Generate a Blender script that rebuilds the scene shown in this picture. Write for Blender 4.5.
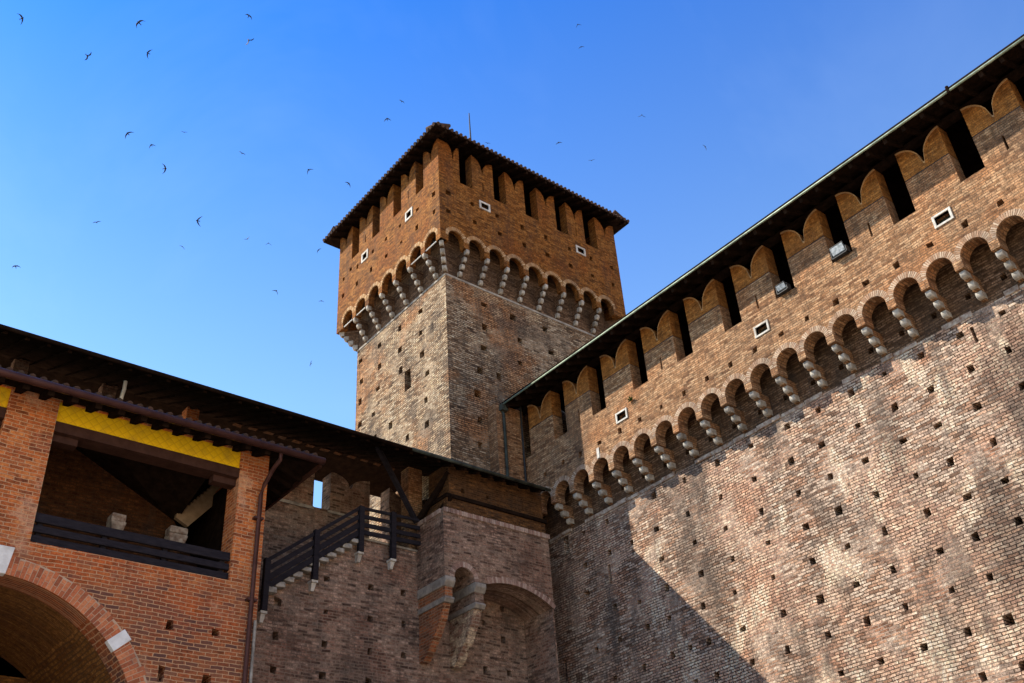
import bpy, math, random
from mathutils import Vector, Matrix
from mathutils.geometry import delaunay_2d_cdt
random.seed(11)
for o in list(bpy.data.objects): bpy.data.objects.remove(o)
S = bpy.context.scene
COL = S.collection

# ------------------------------------------------------------------ camera, world, sun, exposure
GROUND = -1.6
cam = bpy.data.cameras.new('camera'); co = bpy.data.objects.new('camera', cam); COL.objects.link(co)
R0 = Vector((0.78287, -0.61920, -0.06088)); R1 = Vector((-0.30767, -0.47033, 0.82713)); R2 = Vector((0.54079, 0.62880, 0.55872))
co.matrix_world = Matrix(((R0.x, R1.x, -R2.x, 0), (R0.y, R1.y, -R2.y, 0), (R0.z, R1.z, -R2.z, 0), (0, 0, 0, 1)))
cam.sensor_width = 36; cam.lens = 1021.09 / 1024 * 36; cam.clip_start = .1; cam.clip_end = 2000
S.camera = co
SUN = Vector((1.0, -1.2, -1.505)).normalized()
elev = math.asin(-SUN.z); azim = math.atan2(-SUN.x, -SUN.y)      # direction to the sun, from +Y towards +X
W = bpy.data.worlds.new('World'); S.world = W; W.use_nodes = True
nt = W.node_tree; bg = nt.nodes['Background']
sky = nt.nodes.new('ShaderNodeTexSky'); sky.sky_type = 'NISHITA'; sky.sun_disc = False
sky.sun_elevation = elev; sky.sun_rotation = azim; sky.air_density = 1.0; sky.dust_density = 0.35; sky.ozone_density = 2.2; sky.altitude = 100
hs = nt.nodes.new('ShaderNodeHueSaturation'); hs.inputs['Saturation'].default_value = 1.22; hs.inputs['Value'].default_value = 1.0
nt.links.new(sky.outputs[0], hs.inputs['Color']); # the air is cyan towards the sun's side, violet away from it and paler low down
def wmath(op, p, q=0.0, clamp=False):
    o = nt.nodes.new('ShaderNodeMath'); o.operation = op; o.use_clamp = clamp
    for i, v in enumerate((p, q)):
        if isinstance(v, bpy.types.NodeSocket): nt.links.new(v, o.inputs[i])
        else: o.inputs[i].default_value = v
    return o.outputs[0]
tc = nt.nodes.new('ShaderNodeTexCoord'); sp = nt.nodes.new('ShaderNodeSeparateXYZ'); nt.links.new(tc.outputs['Generated'], sp.inputs[0])
side_ = wmath('ADD', wmath('ADD', wmath('MULTIPLY', sp.outputs[0], .78), wmath('MULTIPLY', sp.outputs[1], -.62)), .42)
low_ = wmath('MINIMUM', wmath('MAXIMUM', wmath('SUBTRACT', .707, sp.outputs[2]), -.1), .2)
tintc = nt.nodes.new('ShaderNodeCombineColor')
nt.links.new(wmath('MAXIMUM', wmath('ADD', wmath('ADD', wmath('MULTIPLY', side_, .70), wmath('MULTIPLY', low_, 4.8)), .60), .4), tintc.inputs[0])
nt.links.new(wmath('ADD', wmath('ADD', wmath('MULTIPLY', side_, .16), wmath('MULTIPLY', low_, 2.2)), 1.03), tintc.inputs[1])
tintc.inputs[2].default_value = 1.40
tint = nt.nodes.new('ShaderNodeMix'); tint.data_type = 'RGBA'; tint.blend_type = 'MULTIPLY'; tint.inputs[0].default_value = 1
nt.links.new(tintc.outputs[0], tint.inputs[7]); nt.links.new(hs.outputs[0], tint.inputs[6])
wz = nt.nodes.new('ShaderNodeTexNoise'); wz.inputs['Scale'].default_value = 3.2; wz.inputs['Detail'].default_value = 5; wz.inputs['Roughness'].default_value = .62; wz.inputs['Distortion'].default_value = .6
nt.links.new(tc.outputs['Generated'], wz.inputs['Vector'])          # faint uneven haze in the air
hz_ = nt.nodes.new('ShaderNodeMix'); hz_.data_type = 'RGBA'; hz_.inputs[7].default_value = (5.2, 6.4, 8.0, 1)
nt.links.new(wmath('MULTIPLY', wmath('SUBTRACT', wz.outputs['Fac'], .48, True), .16), hz_.inputs[0]); nt.links.new(tint.outputs[2], hz_.inputs[6]); nt.links.new(hz_.outputs[2], bg.inputs[0]); bg.inputs[1].default_value = 0.0985
sl = bpy.data.lights.new('sun', 'SUN'); sl.energy = 5.0; sl.angle = math.radians(.5); sl.color = (1, .92, .78)
so = bpy.data.objects.new('sun', sl); COL.objects.link(so); so.rotation_euler = SUN.to_track_quat('-Z', 'Y').to_euler()
S.view_settings.view_transform = 'Standard'; S.view_settings.look = 'None'; S.view_settings.exposure = 1.18; S.view_settings.gamma = 1
S.render.engine = 'CYCLES'

# ------------------------------------------------------------------ node helpers and materials
class NT:
    def __init__(s, name):
        s.m = bpy.data.materials.new(name); s.m.use_nodes = True; s.t = s.m.node_tree
        s.b = s.t.nodes['Principled BSDF']; s.b.inputs['Specular IOR Level'].default_value = .08
    def n(s, typ, **kw):
        o = s.t.nodes.new('ShaderNode' + typ)
        for k, v in kw.items(): setattr(o, k, v)
        return o
    def set(s, sock, v):
        if isinstance(v, bpy.types.NodeSocket): s.t.links.new(v, sock)
        elif isinstance(v, tuple) and len(v) == 3 and sock.type == 'RGBA': sock.default_value = (*v, 1)
        else: sock.default_value = v
    def math(s, op, a, b=0.0, c=0.0, clamp=False):
        o = s.n('Math', operation=op, use_clamp=clamp)
        for i, v in enumerate((a, b, c)): s.set(o.inputs[i], v)
        return o.outputs[0]
    def mix(s, f, a, b, mode='MIX'):
        o = s.n('Mix', data_type='RGBA', blend_type=mode); o.clamp_factor = True
        s.set(o.inputs[0], f); s.set(o.inputs[6], a); s.set(o.inputs[7], b); return o.outputs[2]
    def noise(s, vec, scale, detail=3.0, rough=.55):
        o = s.n('TexNoise'); s.set(o.inputs['Vector'], vec); o.inputs['Scale'].default_value = scale
        o.inputs['Detail'].default_value = detail; o.inputs['Roughness'].default_value = rough; return o.outputs['Fac']
    def ramp(s, f, stops, interp='LINEAR'):
        o = s.n('ValToRGB'); o.color_ramp.interpolation = interp; e = o.color_ramp.elements
        while len(e) < len(stops): e.new(.5)
        for i, (p, c) in enumerate(stops): e[i].position = p; e[i].color = (*c, 1) if isinstance(c, tuple) else (c, c, c, 1)
        s.set(o.inputs[0], f); return o.outputs[0]
    def step(s, f, a, b): return s.ramp(f, [(a, 0.0), (b, 1.0)])
    def vmap(s, vec, scale):
        o = s.n('Mapping'); s.set(o.inputs['Vector'], vec); o.inputs['Scale'].default_value = scale; return o.outputs[0]
    def pos(s): return s.n('NewGeometry').outputs['Position']
    def bump(s, h, strength=.5, dist=.02):
        o = s.n('Bump'); o.inputs['Strength'].default_value = strength; o.inputs['Distance'].default_value = dist
        s.set(o.inputs['Height'], h); s.t.links.new(o.outputs[0], s.b.inputs['Normal'])
    def done(s, color, rough=.9):
        s.set(s.b.inputs['Base Color'], color); s.set(s.b.inputs['Roughness'], rough); return s.m

def brick_mat(name, cols, mortar, patches=(), bw=.27, bh=.078, ms=.013, grime=.5, mort_mix=.9, bstr=.7, streak=(.06, .05, .045), mort2=None, contrast=.5, k=(.64, .585, .52), soot=None, lowmix=None):
    """Weathered brickwork laid out in world metres: courses along Z, lengths along whichever of X/Y the wall runs."""
    N = NT(name); g = N.n('NewGeometry'); P = g.outputs['Position']
    sx = N.n('SeparateXYZ'); N.set(sx.inputs[0], P); nx = N.n('SeparateXYZ'); N.set(nx.inputs[0], g.outputs['True Normal'])
    ax = N.math('ABSOLUTE', nx.outputs[0]); ay = N.math('ABSOLUTE', nx.outputs[1]); az = N.math('ABSOLUTE', nx.outputs[2])
    side = N.math('GREATER_THAN', ax, ay); flat = N.math('GREATER_THAN', az, .8)
    mu = N.n('Mix'); N.set(mu.inputs[0], side); N.set(mu.inputs[2], sx.outputs[0]); N.set(mu.inputs[3], sx.outputs[1])
    mv = N.n('Mix'); N.set(mv.inputs[0], flat); N.set(mv.inputs[2], sx.outputs[2]); N.set(mv.inputs[3], sx.outputs[1])
    w1 = N.noise(P, 2.3, 2); w2 = N.noise(P, 11, 2); w3 = N.noise(P, .35, 2)
    u = N.math('ADD', mu.outputs[0], N.math('MULTIPLY', w2, .05))
    v = N.math('ADD', mv.outputs[0], N.math('ADD', N.math('MULTIPLY', w1, .05), N.math('ADD', N.math('MULTIPLY', w2, .018), N.math('MULTIPLY', w3, .12))))
    cx = N.n('CombineXYZ'); N.set(cx.inputs[0], u); N.set(cx.inputs[1], v)
    def br(ww, hh, off):
        b = N.n('TexBrick'); b.offset = off; N.set(b.inputs['Vector'], cx.outputs[0])
        b.inputs['Color1'].default_value = (0, 0, 0, 1); b.inputs['Color2'].default_value = (1, 1, 1, 1); b.inputs['Mortar'].default_value = (.5, .5, .5, 1)
        b.inputs['Scale'].default_value = 1; b.inputs['Mortar Size'].default_value = ms; b.inputs['Mortar Smooth'].default_value = .35
        b.inputs['Bias'].default_value = 0; b.inputs['Brick Width'].default_value = ww; b.inputs['Row Height'].default_value = hh; return b
    b1 = br(bw, bh, .5)
    n = len(cols); tone = N.math('ADD', N.math('MULTIPLY', b1.outputs['Color'], .82), N.math('MULTIPLY', N.noise(P, 7, 3), .18))
    c = N.ramp(tone, [((i + .5) / n, k) for i, k in enumerate(cols)])
    for i, (sc, col, lo, hi, amt, stretch) in enumerate(patches):
        vec = N.vmap(P, stretch) if stretch else P
        o = N.n('VectorMath', operation='ADD'); N.set(o.inputs[0], vec); o.inputs[1].default_value = (13.7 * i + 3, 7.1 * i, 5.3 * i)
        f = N.math('MULTIPLY', N.step(N.noise(o.outputs[0], sc, 4, .6), lo, hi), amt)
        c = N.mix(f, c, N.mix(.45, col, c, 'OVERLAY'))
    blot = N.noise(P, 9, 3, .6); c = N.mix(contrast, c, N.ramp(blot, [(.33, .12), (.67, .9)]), 'OVERLAY')
    fine = N.noise(P, 30, 3, .7); c = N.mix(contrast, c, N.ramp(fine, [(.33, .12), (.67, .95)]), 'OVERLAY')
    m = mortar
    if mort2: m = N.mix(N.step(N.noise(P, .9, 4), .5, .62), mortar, mort2)
    mf = N.math('MULTIPLY', b1.outputs['Fac'], N.math('MULTIPLY', N.ramp(N.noise(P, 1.7, 4, .65), [(.25, .45), (.5, 1.0)]), mort_mix))
    c = N.mix(mf, c, m)
    gv = N.noise(N.vmap(P, (1.4, 1.4, .28)), 1.1, 5, .65)
    c = N.mix(N.math('MULTIPLY', N.step(gv, .5, .72), grime), c, streak)
    if lowmix:            # older, darker bricks below a height
        z0, z1, col, amt = lowmix
        f = N.math('MULTIPLY', N.step(N.math('ADD', sx.outputs[2], N.math('MULTIPLY', N.math('SUBTRACT', N.noise(P, 1.3, 4), .5), 2.2)), z1, z0) if False else N.math('SUBTRACT', 1.0, N.math('MULTIPLY', N.math('SUBTRACT', N.math('ADD', sx.outputs[2], N.math('MULTIPLY', N.math('SUBTRACT', N.noise(P, 1.3, 4), .5), 2.6)), z0), 1.0 / (z1 - z0), clamp=True)), amt)
        f = N.math('MULTIPLY', f, N.math('MULTIPLY', b1.outputs['Color'], N.math('SUBTRACT', 1.0, b1.outputs['Fac'])))
        c = N.mix(f, c, col)
    for (sy, sz, ry, rz, amt) in (soot or ()):   # big weather stains where the wall takes the wet
        dy = N.math('MULTIPLY', N.math('SUBTRACT', sx.outputs[1], sy), 1 / ry); dz = N.math('MULTIPLY', N.math('SUBTRACT', sx.outputs[2], sz), 1 / rz)
        rr = N.math('ADD', N.math('ADD', N.math('MULTIPLY', dy, dy), N.math('MULTIPLY', dz, dz)), N.math('MULTIPLY', N.math('SUBTRACT', N.noise(N.vmap(P, (1, 1, .5)), 1.6, 5, .65), .5), 2.6))
        f = N.math('MULTIPLY', N.math('SUBTRACT', 1.15, rr, clamp=True), amt)
        c = N.mix(f, c, N.mix(.72, c, (.055, .04, .033), 'MIX')); c = N.mix(N.math('MULTIPLY', f, b1.outputs['Fac']), c, (.015, .011, .01))
    # chipped, eroded bricks
    chip = N.step(N.noise(P, 16, 4, .7), .60, .68)
    c = N.mix(N.math('MULTIPLY', chip, .45), c, N.mix(.5, c, (.05, .035, .03)))
    c = N.mix(1.0, c, k, 'MULTIPLY')
    h = N.math('SUBTRACT', N.math('MULTIPLY', N.noise(P, 22, 4, .65), .7), N.math('ADD', N.math('MULTIPLY', b1.outputs['Fac'], 1.3), N.math('MULTIPLY', chip, .5)))
    N.bump(h, bstr, .025)
    return N.done(c, .93)

def ring_mat(name, cols, mortar):
    """voussoirs: every brick's tone is stored on its faces"""
    N = NT(name); a = N.n('Attribute', attribute_name='tone'); s = N.n('SeparateColor'); N.set(s.inputs[0], a.outputs['Color']); P = N.pos()
    n = len(cols); c = N.ramp(s.outputs[0], [((i + .5) / n, k) for i, k in enumerate(cols)])
    c = N.mix(.4, c, N.ramp(N.noise(P, 30, 3, .7), [(.3, .25), (.7, .9)]), 'OVERLAY')
    c = N.mix(s.outputs[1], c, mortar); c = N.mix(N.math('MULTIPLY', N.step(N.noise(P, 2.2, 4, .6), .5, .7), .5), c, (.10, .08, .07))
    N.bump(N.noise(P, 25, 4, .7), .6, .015); return N.done(c, .93)

def simple_mat(name, c1, c2, scale=6, rough=.8, bump=.3, metal=0, stretch=None, dirt=None):
    N = NT(name); P = N.pos(); V = N.vmap(P, stretch) if stretch else P
    c = N.mix(N.step(N.noise(V, scale, 4, .65), .35, .65), c1, c2)
    if dirt: c = N.mix(N.math('MULTIPLY', N.step(N.noise(P, 2.1, 5, .65), .48, .66), .7), c, dirt)
    N.bump(N.noise(V, scale * 4, 4, .65), bump, .01); N.b.inputs['Metallic'].default_value = metal; return N.done(c, rough)

GREY = (.05, .045, .042)
M = {}
M['wall'] = brick_mat('sunlit_courtyard_brick', [(.11, .07, .05), (.30, .175, .115), (.44, .29, .20), (.51, .375, .285), (.55, .445, .35), (.34, .25, .195), (.22, .165, .13)], (.05, .032, .022),
    [(.55, (.62, .49, .38), .5, .56, .62, None), (.8, (.46, .24, .15), .56, .64, .4, None), (.5, (.17, .145, .125), .55, .61, .65, (1, 1, .5)), (.9, (.74, .66, .56), .575, .63, .75, (1, 1, .6))], mort2=(.40, .32, .26), grime=.8, streak=(.10, .085, .075), bstr=1.0, contrast=.62, mort_mix=.95, bw=.245, bh=.071, ms=.0115, k=(.735, .695, .66), soot=((8.3, 7.3, .95, 1.9, .8), (7.3, 10.6, .8, 1.2, .7), (6.3, 7.5, .9, 3, .7), (15.9, 9.5, .45, 2.6, .5), (10.4, 10.6, .4, 1.5, .45)))
M['parapet'] = brick_mat('parapet_tan_brick', [(.17, .085, .045), (.34, .19, .10), (.44, .26, .145), (.50, .33, .20), (.30, .175, .10)], (.16, .105, .07),
    [(.7, (.46, .24, .115), .5, .63, .55, None), (.5, (.22, .16, .115), .55, .68, .6, (1, 1, .5))], bh=.066, ms=.010, grime=.4, contrast=.55, k=(.645, .595, .54))
M['merlon'] = brick_mat('ochre_merlon_brick', [(.22, .10, .03), (.36, .17, .05), (.42, .215, .07), (.30, .145, .045)], (.26, .145, .065), [(.9, (.26, .14, .06), .55, .7, .5, None)], bh=.066, ms=.009, grime=.35, k=(.68, .555, .44))
M['soffit'] = brick_mat('arch_soffit_brick', [(.22, .10, .035), (.31, .15, .045), (.36, .18, .06)], (.18, .10, .05), bh=.066, grime=.3)
M['tower'] = brick_mat('tower_shaft_brick', [(.08, .055, .04), (.26, .17, .105), (.41, .295, .195), (.49, .385, .275), (.58, .48, .36), (.25, .185, .13)], (.08, .055, .04),
    [(.34, (.50, .25, .11), .5, .58, .7, None), (.6, (.22, .19, .165), .52, .60, .75, None), (1.1, (.64, .55, .43), .57, .64, .7, (1, 1, 1.6))], ms=.016, grime=.6, mort2=(.42, .35, .27), bstr=1.0, contrast=.65)
M['tower_top'] = brick_mat('tower_top_ochre_brick', [(.14, .055, .013), (.30, .115, .022), (.38, .155, .033), (.44, .205, .055), (.22, .085, .02)], (.17, .08, .028),
    [(.6, (.33, .125, .03), .5, .63, .6, None), (.5, (.20, .135, .08), .55, .68, .55, (1, 1, .5))], bh=.07, grime=.5, contrast=.6, k=(.56, .515, .485))
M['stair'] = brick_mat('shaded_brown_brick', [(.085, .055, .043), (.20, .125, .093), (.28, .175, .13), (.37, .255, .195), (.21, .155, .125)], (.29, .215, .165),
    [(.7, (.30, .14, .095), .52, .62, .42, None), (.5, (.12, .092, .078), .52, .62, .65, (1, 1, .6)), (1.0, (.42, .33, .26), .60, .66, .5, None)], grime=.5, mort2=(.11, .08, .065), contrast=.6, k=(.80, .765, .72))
M['recess'] = brick_mat('shade_darkened_recess_brick', [(.09, .055, .035), (.18, .11, .07), (.24, .155, .10), (.30, .20, .14)], (.09, .06, .04), [(.9, (.12, .09, .07), .48, .64, .7, None)], bh=.066, grime=.6)  # darker brick: the shade under the overhangs is put into its colour
M['bracket'] = brick_mat('weathered_bracket_brick', [(.16, .07, .04), (.28, .10, .05), (.34, .13, .06), (.24, .12, .08)], (.30, .22, .16), [(1.2, (.20, .15, .12), .5, .62, .6, None)], grime=.4, k=(.95, .84, .72))
M['bracket_pale'] = brick_mat('whitewashed_bracket_brick', [(.12, .07, .05), (.22, .13, .10), (.28, .17, .13)], (.30, .24, .19), [(3.5, (.62, .57, .50), .47, .53, .9, None)], grime=.3, k=(.95, .9, .84))
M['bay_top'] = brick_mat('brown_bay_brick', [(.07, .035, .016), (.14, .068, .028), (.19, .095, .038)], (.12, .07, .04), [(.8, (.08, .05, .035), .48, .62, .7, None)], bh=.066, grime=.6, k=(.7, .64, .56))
M['red'] = brick_mat('orange_red_brick', [(.25, .085, .04), (.46, .14, .05), (.56, .18, .06), (.62, .235, .085), (.42, .145, .065)], (.60, .40, .26),
    [(.45, (.58, .19, .055), .5, .62, .6, None), (.8, (.26, .13, .10), .54, .64, .6, (1, 1, 1.8)), (1.1, (.60, .49, .38), .60, .66, .7, None), (2.3, (.20, .09, .06), .56, .64, .6, None)], grime=.2, ms=.010, bh=.08, mort_mix=.95, bstr=.6, k=(.82, .72, .61), lowmix=(7.5, 8.7, (.14, .075, .068), 1.0), contrast=.42)
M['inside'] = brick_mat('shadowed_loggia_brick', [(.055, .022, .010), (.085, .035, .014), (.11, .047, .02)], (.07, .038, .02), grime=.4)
M['ring_tan'] = ring_mat('cream_and_red_voussoirs', [(.22, .135, .085), (.36, .27, .19), (.27, .155, .095), (.40, .31, .225), (.25, .165, .11)], (.07, .05, .035))
M['ring_ochre'] = ring_mat('ochre_voussoirs', [(.24, .13, .055), (.38, .24, .12), (.30, .16, .07), (.44, .30, .17)], (.12, .08, .05))
M['ring_red'] = ring_mat('orange_red_voussoirs', [(.28, .085, .04), (.46, .14, .06), (.38, .115, .05), (.52, .19, .085)], (.48, .33, .22))
M['ring_brown'] = ring_mat('brown_voussoirs', [(.22, .13, .10), (.34, .23, .18), (.40, .30, .24), (.26, .16, .12)], (.12, .09, .07))
M['stone'] = simple_mat('weathered_corbel_stone', (.22, .195, .165), (.42, .385, .33), 7, .9, .9, dirt=(.09, .075, .06))
M['stone_dark'] = simple_mat('grey_sooty_stone', (.20, .175, .15), (.34, .30, .25), 5, .9, .9, dirt=(.08, .065, .055))
M['white'] = simple_mat('white_limestone', (.36, .335, .295), (.56, .53, .475), 8, .85, .6, dirt=(.26, .22, .18))
M['plaster'] = simple_mat('patchy_whitewashed_brick', (.19, .115, .08), (.42, .36, .29), 7, .95, .8, dirt=(.10, .075, .06))
M['wood'] = simple_mat('dark_stained_timber', (.012, .010, .013), (.024, .020, .024), 5, .7, .4, stretch=(1, 1, 6))
M['beam'] = simple_mat('brown_painted_timber', (.038, .017, .012), (.06, .028, .02), 4, .75, .4)
M['roofwood'] = simple_mat('near_black_roof_timber', (.009, .0055, .004), (.02, .012, .0085), 5, .95, .4)  # one even near-black timber tone
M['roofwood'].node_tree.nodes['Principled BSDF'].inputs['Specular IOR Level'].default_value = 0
M['limestone'] = simple_mat('pale_limestone', (.62, .60, .56), (.76, .74, .70), 4, .8, .4, dirt=(.44, .41, .37))
M['paletimber'] = simple_mat('pale_timber', (.22, .15, .09), (.30, .21, .13), 5, .8, .4)
M['tile'] = simple_mat('old_roof_tile', (.04, .025, .02), (.08, .045, .032), 6, .9, .5, dirt=(.05, .04, .035))
M['gutter'] = simple_mat('brown_gutter_metal', (.055, .024, .02), (.08, .036, .03), 5, .42, .1, metal=.3)
M['copper'] = simple_mat('verdigris_copper', (.17, .22, .16), (.30, .34, .26), 6, .55, .2, metal=.2, dirt=(.08, .09, .07))
M['copper_dark'] = simple_mat('blackened_copper', (.02, .021, .018), (.055, .062, .05), 3, .6, .2, metal=.2)
M['iron'] = simple_mat('dark_iron', (.03, .03, .032), (.05, .05, .05), 8, .55, .2, metal=.5)
M['rod'] = simple_mat('pale_galvanised_rod', (.62, .62, .60), (.75, .75, .72), 8, .5, .1)
M['lamp'] = simple_mat('grey_lamp_casing', (.05, .05, .05), (.08, .08, .08), 8, .5, .1, metal=.2)
M['glass'] = simple_mat('dusty_lamp_glass', (.22, .24, .25), (.50, .53, .55), 14, .25, .05)
M['pane'] = simple_mat('dark_window_glass', (.02, .03, .028), (.04, .055, .05), 5, .15, .05)
M['bird'] = simple_mat('swift_plumage', (.012, .012, .014), (.022, .021, .022), 20, .7, .1)
M['leaf'] = simple_mat('weed_leaf', (.05, .08, .02), (.09, .12, .03), 20, .7, .2)
def valance_mat():
    N = NT('yellow_scaled_board'); P = N.pos(); s = N.n('SeparateXYZ'); N.set(s.inputs[0], P)
    a = N.math('ABSOLUTE', N.math('SINE', N.math('MULTIPLY', N.math('ADD', s.outputs[0], s.outputs[2]), 15.0)))
    b = N.math('ABSOLUTE', N.math('SINE', N.math('MULTIPLY', N.math('SUBTRACT', s.outputs[0], s.outputs[2]), 15.0)))
    l = N.math('MINIMUM', a, b); f = N.step(l, .05, .3)
    c = N.mix(f, (.70, .42, .012), N.mix(N.noise(P, 5, 3), (.80, .50, .008), (.90, .60, .015)))
    c = N.mix(N.math('MULTIPLY', N.step(N.noise(P, 2.2, 5, .65), .48, .7), .55), c, (.36, .21, .03)); N.bump(l, .5, .01); return N.done(c, .7)
M['yellow'] = valance_mat()
def ground_mat():
    N = NT('pale_gravel_paving'); P = N.pos()
    c = N.mix(N.noise(P, 1.2, 5), (.42, .32, .21), (.54, .42, .29)); v = N.n('TexVoronoi'); N.set(v.inputs['Vector'], P); v.inputs['Scale'].default_value = 5
    c = N.mix(N.step(v.outputs['Distance'], .5, .75), c, (.34, .28, .22)); N.bump(v.outputs['Distance'], .4, .02); return N.done(c, .95)
M['ground'] = ground_mat()

# ------------------------------------------------------------------ mesh builder
class MB:
    def __init__(s): s.v = []; s.f = []; s.t = []; s.cur = (0.5, 0, 0)
    def add(s, vs, fs):
        k = len(s.v); s.v += [tuple(p) for p in vs]; s.f += [tuple(i + k for i in f) for f in fs]; s.t += [s.cur] * len(fs); return s
    def box(s, x0, x1, y0, y1, z0, z1, j=0):
        r = lambda: random.uniform(-j, j) if j else 0
        vs = [(x + r(), y + r(), z + r()) for x in (x0, x1) for y in (y0, y1) for z in (z0, z1)]
        return s.add(vs, [(0, 1, 3, 2), (4, 6, 7, 5), (0, 4, 5, 1), (2, 3, 7, 6), (0, 2, 6, 4), (1, 5, 7, 3)])
    def hexa(s, q0, q1):        # two matching quads
        return s.add(list(q0) + list(q1), [(0, 1, 2, 3), (7, 6, 5, 4), (0, 4, 5, 1), (1, 5, 6, 2), (2, 6, 7, 3), (3, 7, 4, 0)])
    def prism(s, poly, fn, a, b):   # fn(u, v, d)
        n = len(poly); vs = [fn(u, v, a) for u, v in poly] + [fn(u, v, b) for u, v in poly]
        return s.add(vs, [tuple(range(n)), tuple(range(2 * n - 1, n - 1, -1))] + [(i, i + n, (i + 1) % n + n, (i + 1) % n) for i in range(n)])
    def beam(s, a, b, w, h):       # rectangular bar from a to b, h measured upwards
        a = Vector(a); b = Vector(b); d = (b - a).normalized(); up = Vector((0, 0, 1))
        if abs(d.z) > .95: up = Vector((1, 0, 0))
        r = d.cross(up).normalized() * (w / 2); u = r.cross(d).normalized() * (h / 2)
        return s.hexa([a - r - u, a + r - u, a + r + u, a - r + u], [b - r - u, b + r - u, b + r + u, b - r + u])
    def tube(s, pts, r, n=10):
        pts = [Vector(p) for p in pts]; rings = []
        for i, p in enumerate(pts):
            d = (pts[min(i + 1, len(pts) - 1)] - pts[max(i - 1, 0)]).normalized()
            up = Vector((0, 0, 1)) if abs(d.z) < .9 else Vector((1, 0, 0))
            x = d.cross(up).normalized(); y = x.cross(d)
            rr = r[i] if isinstance(r, (list, tuple)) else r
            rings.append([p + (x * math.cos(2 * math.pi * k / n) + y * math.sin(2 * math.pi * k / n)) * rr for k in range(n)])
        vs = [q for ring in rings for q in ring]; fs = []
        for i in range(len(rings) - 1):
            for k in range(n): fs.append((i * n + k, i * n + (k + 1) % n, (i + 1) * n + (k + 1) % n, (i + 1) * n + k))
        fs += [tuple(range(n - 1, -1, -1)), tuple((len(rings) - 1) * n + k for k in range(n))]
        return s.add(vs, fs)
    def build(s, name, mat, parent=None, bevel=0, smooth=False):
        me = bpy.data.meshes.new(name); me.from_pydata(s.v, [], s.f)
        ca = me.color_attributes.new('tone', 'FLOAT_COLOR', 'CORNER'); k = 0
        for p, t in zip(me.polygons, s.t):
            for _ in p.loop_indices: ca.data[k].color = (*t, 1); k += 1
            if smooth: p.use_smooth = True
        import bmesh
        bm = bmesh.new(); bm.from_mesh(me); bmesh.ops.recalc_face_normals(bm, faces=bm.faces); bm.to_mesh(me); bm.free()
        me.materials.append(M[mat]); o = bpy.data.objects.new(name, me); COL.objects.link(o)
        if parent: o.parent = parent
        if bevel:
            md = o.modifiers.new('edge', 'BEVEL'); md.width = bevel; md.segments = 2; md.limit_method = 'ANGLE'
        return o

def FX(base): return lambda u, v, d: (base + d, u, v)     # wall running along Y, depth towards +X
def FY(base): return lambda u, v, d: (u, base + d, v)     # wall running along X, depth towards +Y

def inside(p, poly):
    x, y = p; c = False; j = len(poly) - 1
    for i in range(len(poly)):
        xi, yi = poly[i]; xj, yj = poly[j]
        if (yi > y) != (yj > y) and x < (xj - xi) * (y - yi) / (yj - yi) + xi: c = not c
        j = i
    return c
def panel(mb, fn, outer, holes=(), t=.4):
    """a wall leaf: outline + holes [(poly, depth or None for right through)]"""
    pts = [Vector(p) for p in outer]; n = len(outer); edges = [(i, (i + 1) % n) for i in range(n)]
    for poly, dep in holes:
        k = len(pts); pts += [Vector(p) for p in poly]; edges += [(k + i, k + (i + 1) % len(poly)) for i in range(len(poly))]
    vo, _, fo, _, _, _ = delaunay_2d_cdt(pts, edges, [], 0, 1e-7)
    bbs = [(min(p[0] for p in h), max(p[0] for p in h), min(p[1] for p in h), max(p[1] for p in h), h, d) for h, d in holes]
    front = []; back = []
    for f in fo:
        c = (sum(vo[i].x for i in f) / len(f), sum(vo[i].y for i in f) / len(f))
        if not inside(c, outer): continue
        hit = None
        for x0, x1, y0, y1, h, d in bbs:
            if x0 <= c[0] <= x1 and y0 <= c[1] <= y1 and inside(c, h): hit = (d,); break
        if hit is None: front.append(f); back.append(f)
        elif hit[0] is not None: back.append(f)
    L = [tuple(p) for p in vo]
    mb.add([fn(u, v, 0) for u, v in L], front); mb.add([fn(u, v, t) for u, v in L], back)
    mb.add([fn(u, v, 0) for u, v in outer] + [fn(u, v, t) for u, v in outer], [(i, (i + 1) % n, (i + 1) % n + n, i + n) for i in range(n)])
    for poly, dep in holes:
        m = len(poly); d = t if dep is None else dep
        fs = [(i, (i + 1) % m, (i + 1) % m + m, i + m) for i in range(m)]
        if dep is not None: fs.append(tuple(range(m, 2 * m)))
        mb.add([fn(u, v, 0) for u, v in poly] + [fn(u, v, d) for u, v in poly], fs)
    return mb
def rect(u, v, w, h, j=.012):
    r = lambda: random.uniform(-j, j)
    return [(u - w / 2 + r(), v - h / 2 + r()), (u + w / 2 + r(), v - h / 2 + r()), (u + w / 2 + r(), v + h / 2 + r()), (u - w / 2 + r(), v + h / 2 + r())]
def putlogs(L, w=.15, h=.15, dep=.45):
    return [(rect(a, b, w * random.uniform(.72, 1.2), h * random.uniform(.75, 1.25), .02), dep) for a, b in L]
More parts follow.
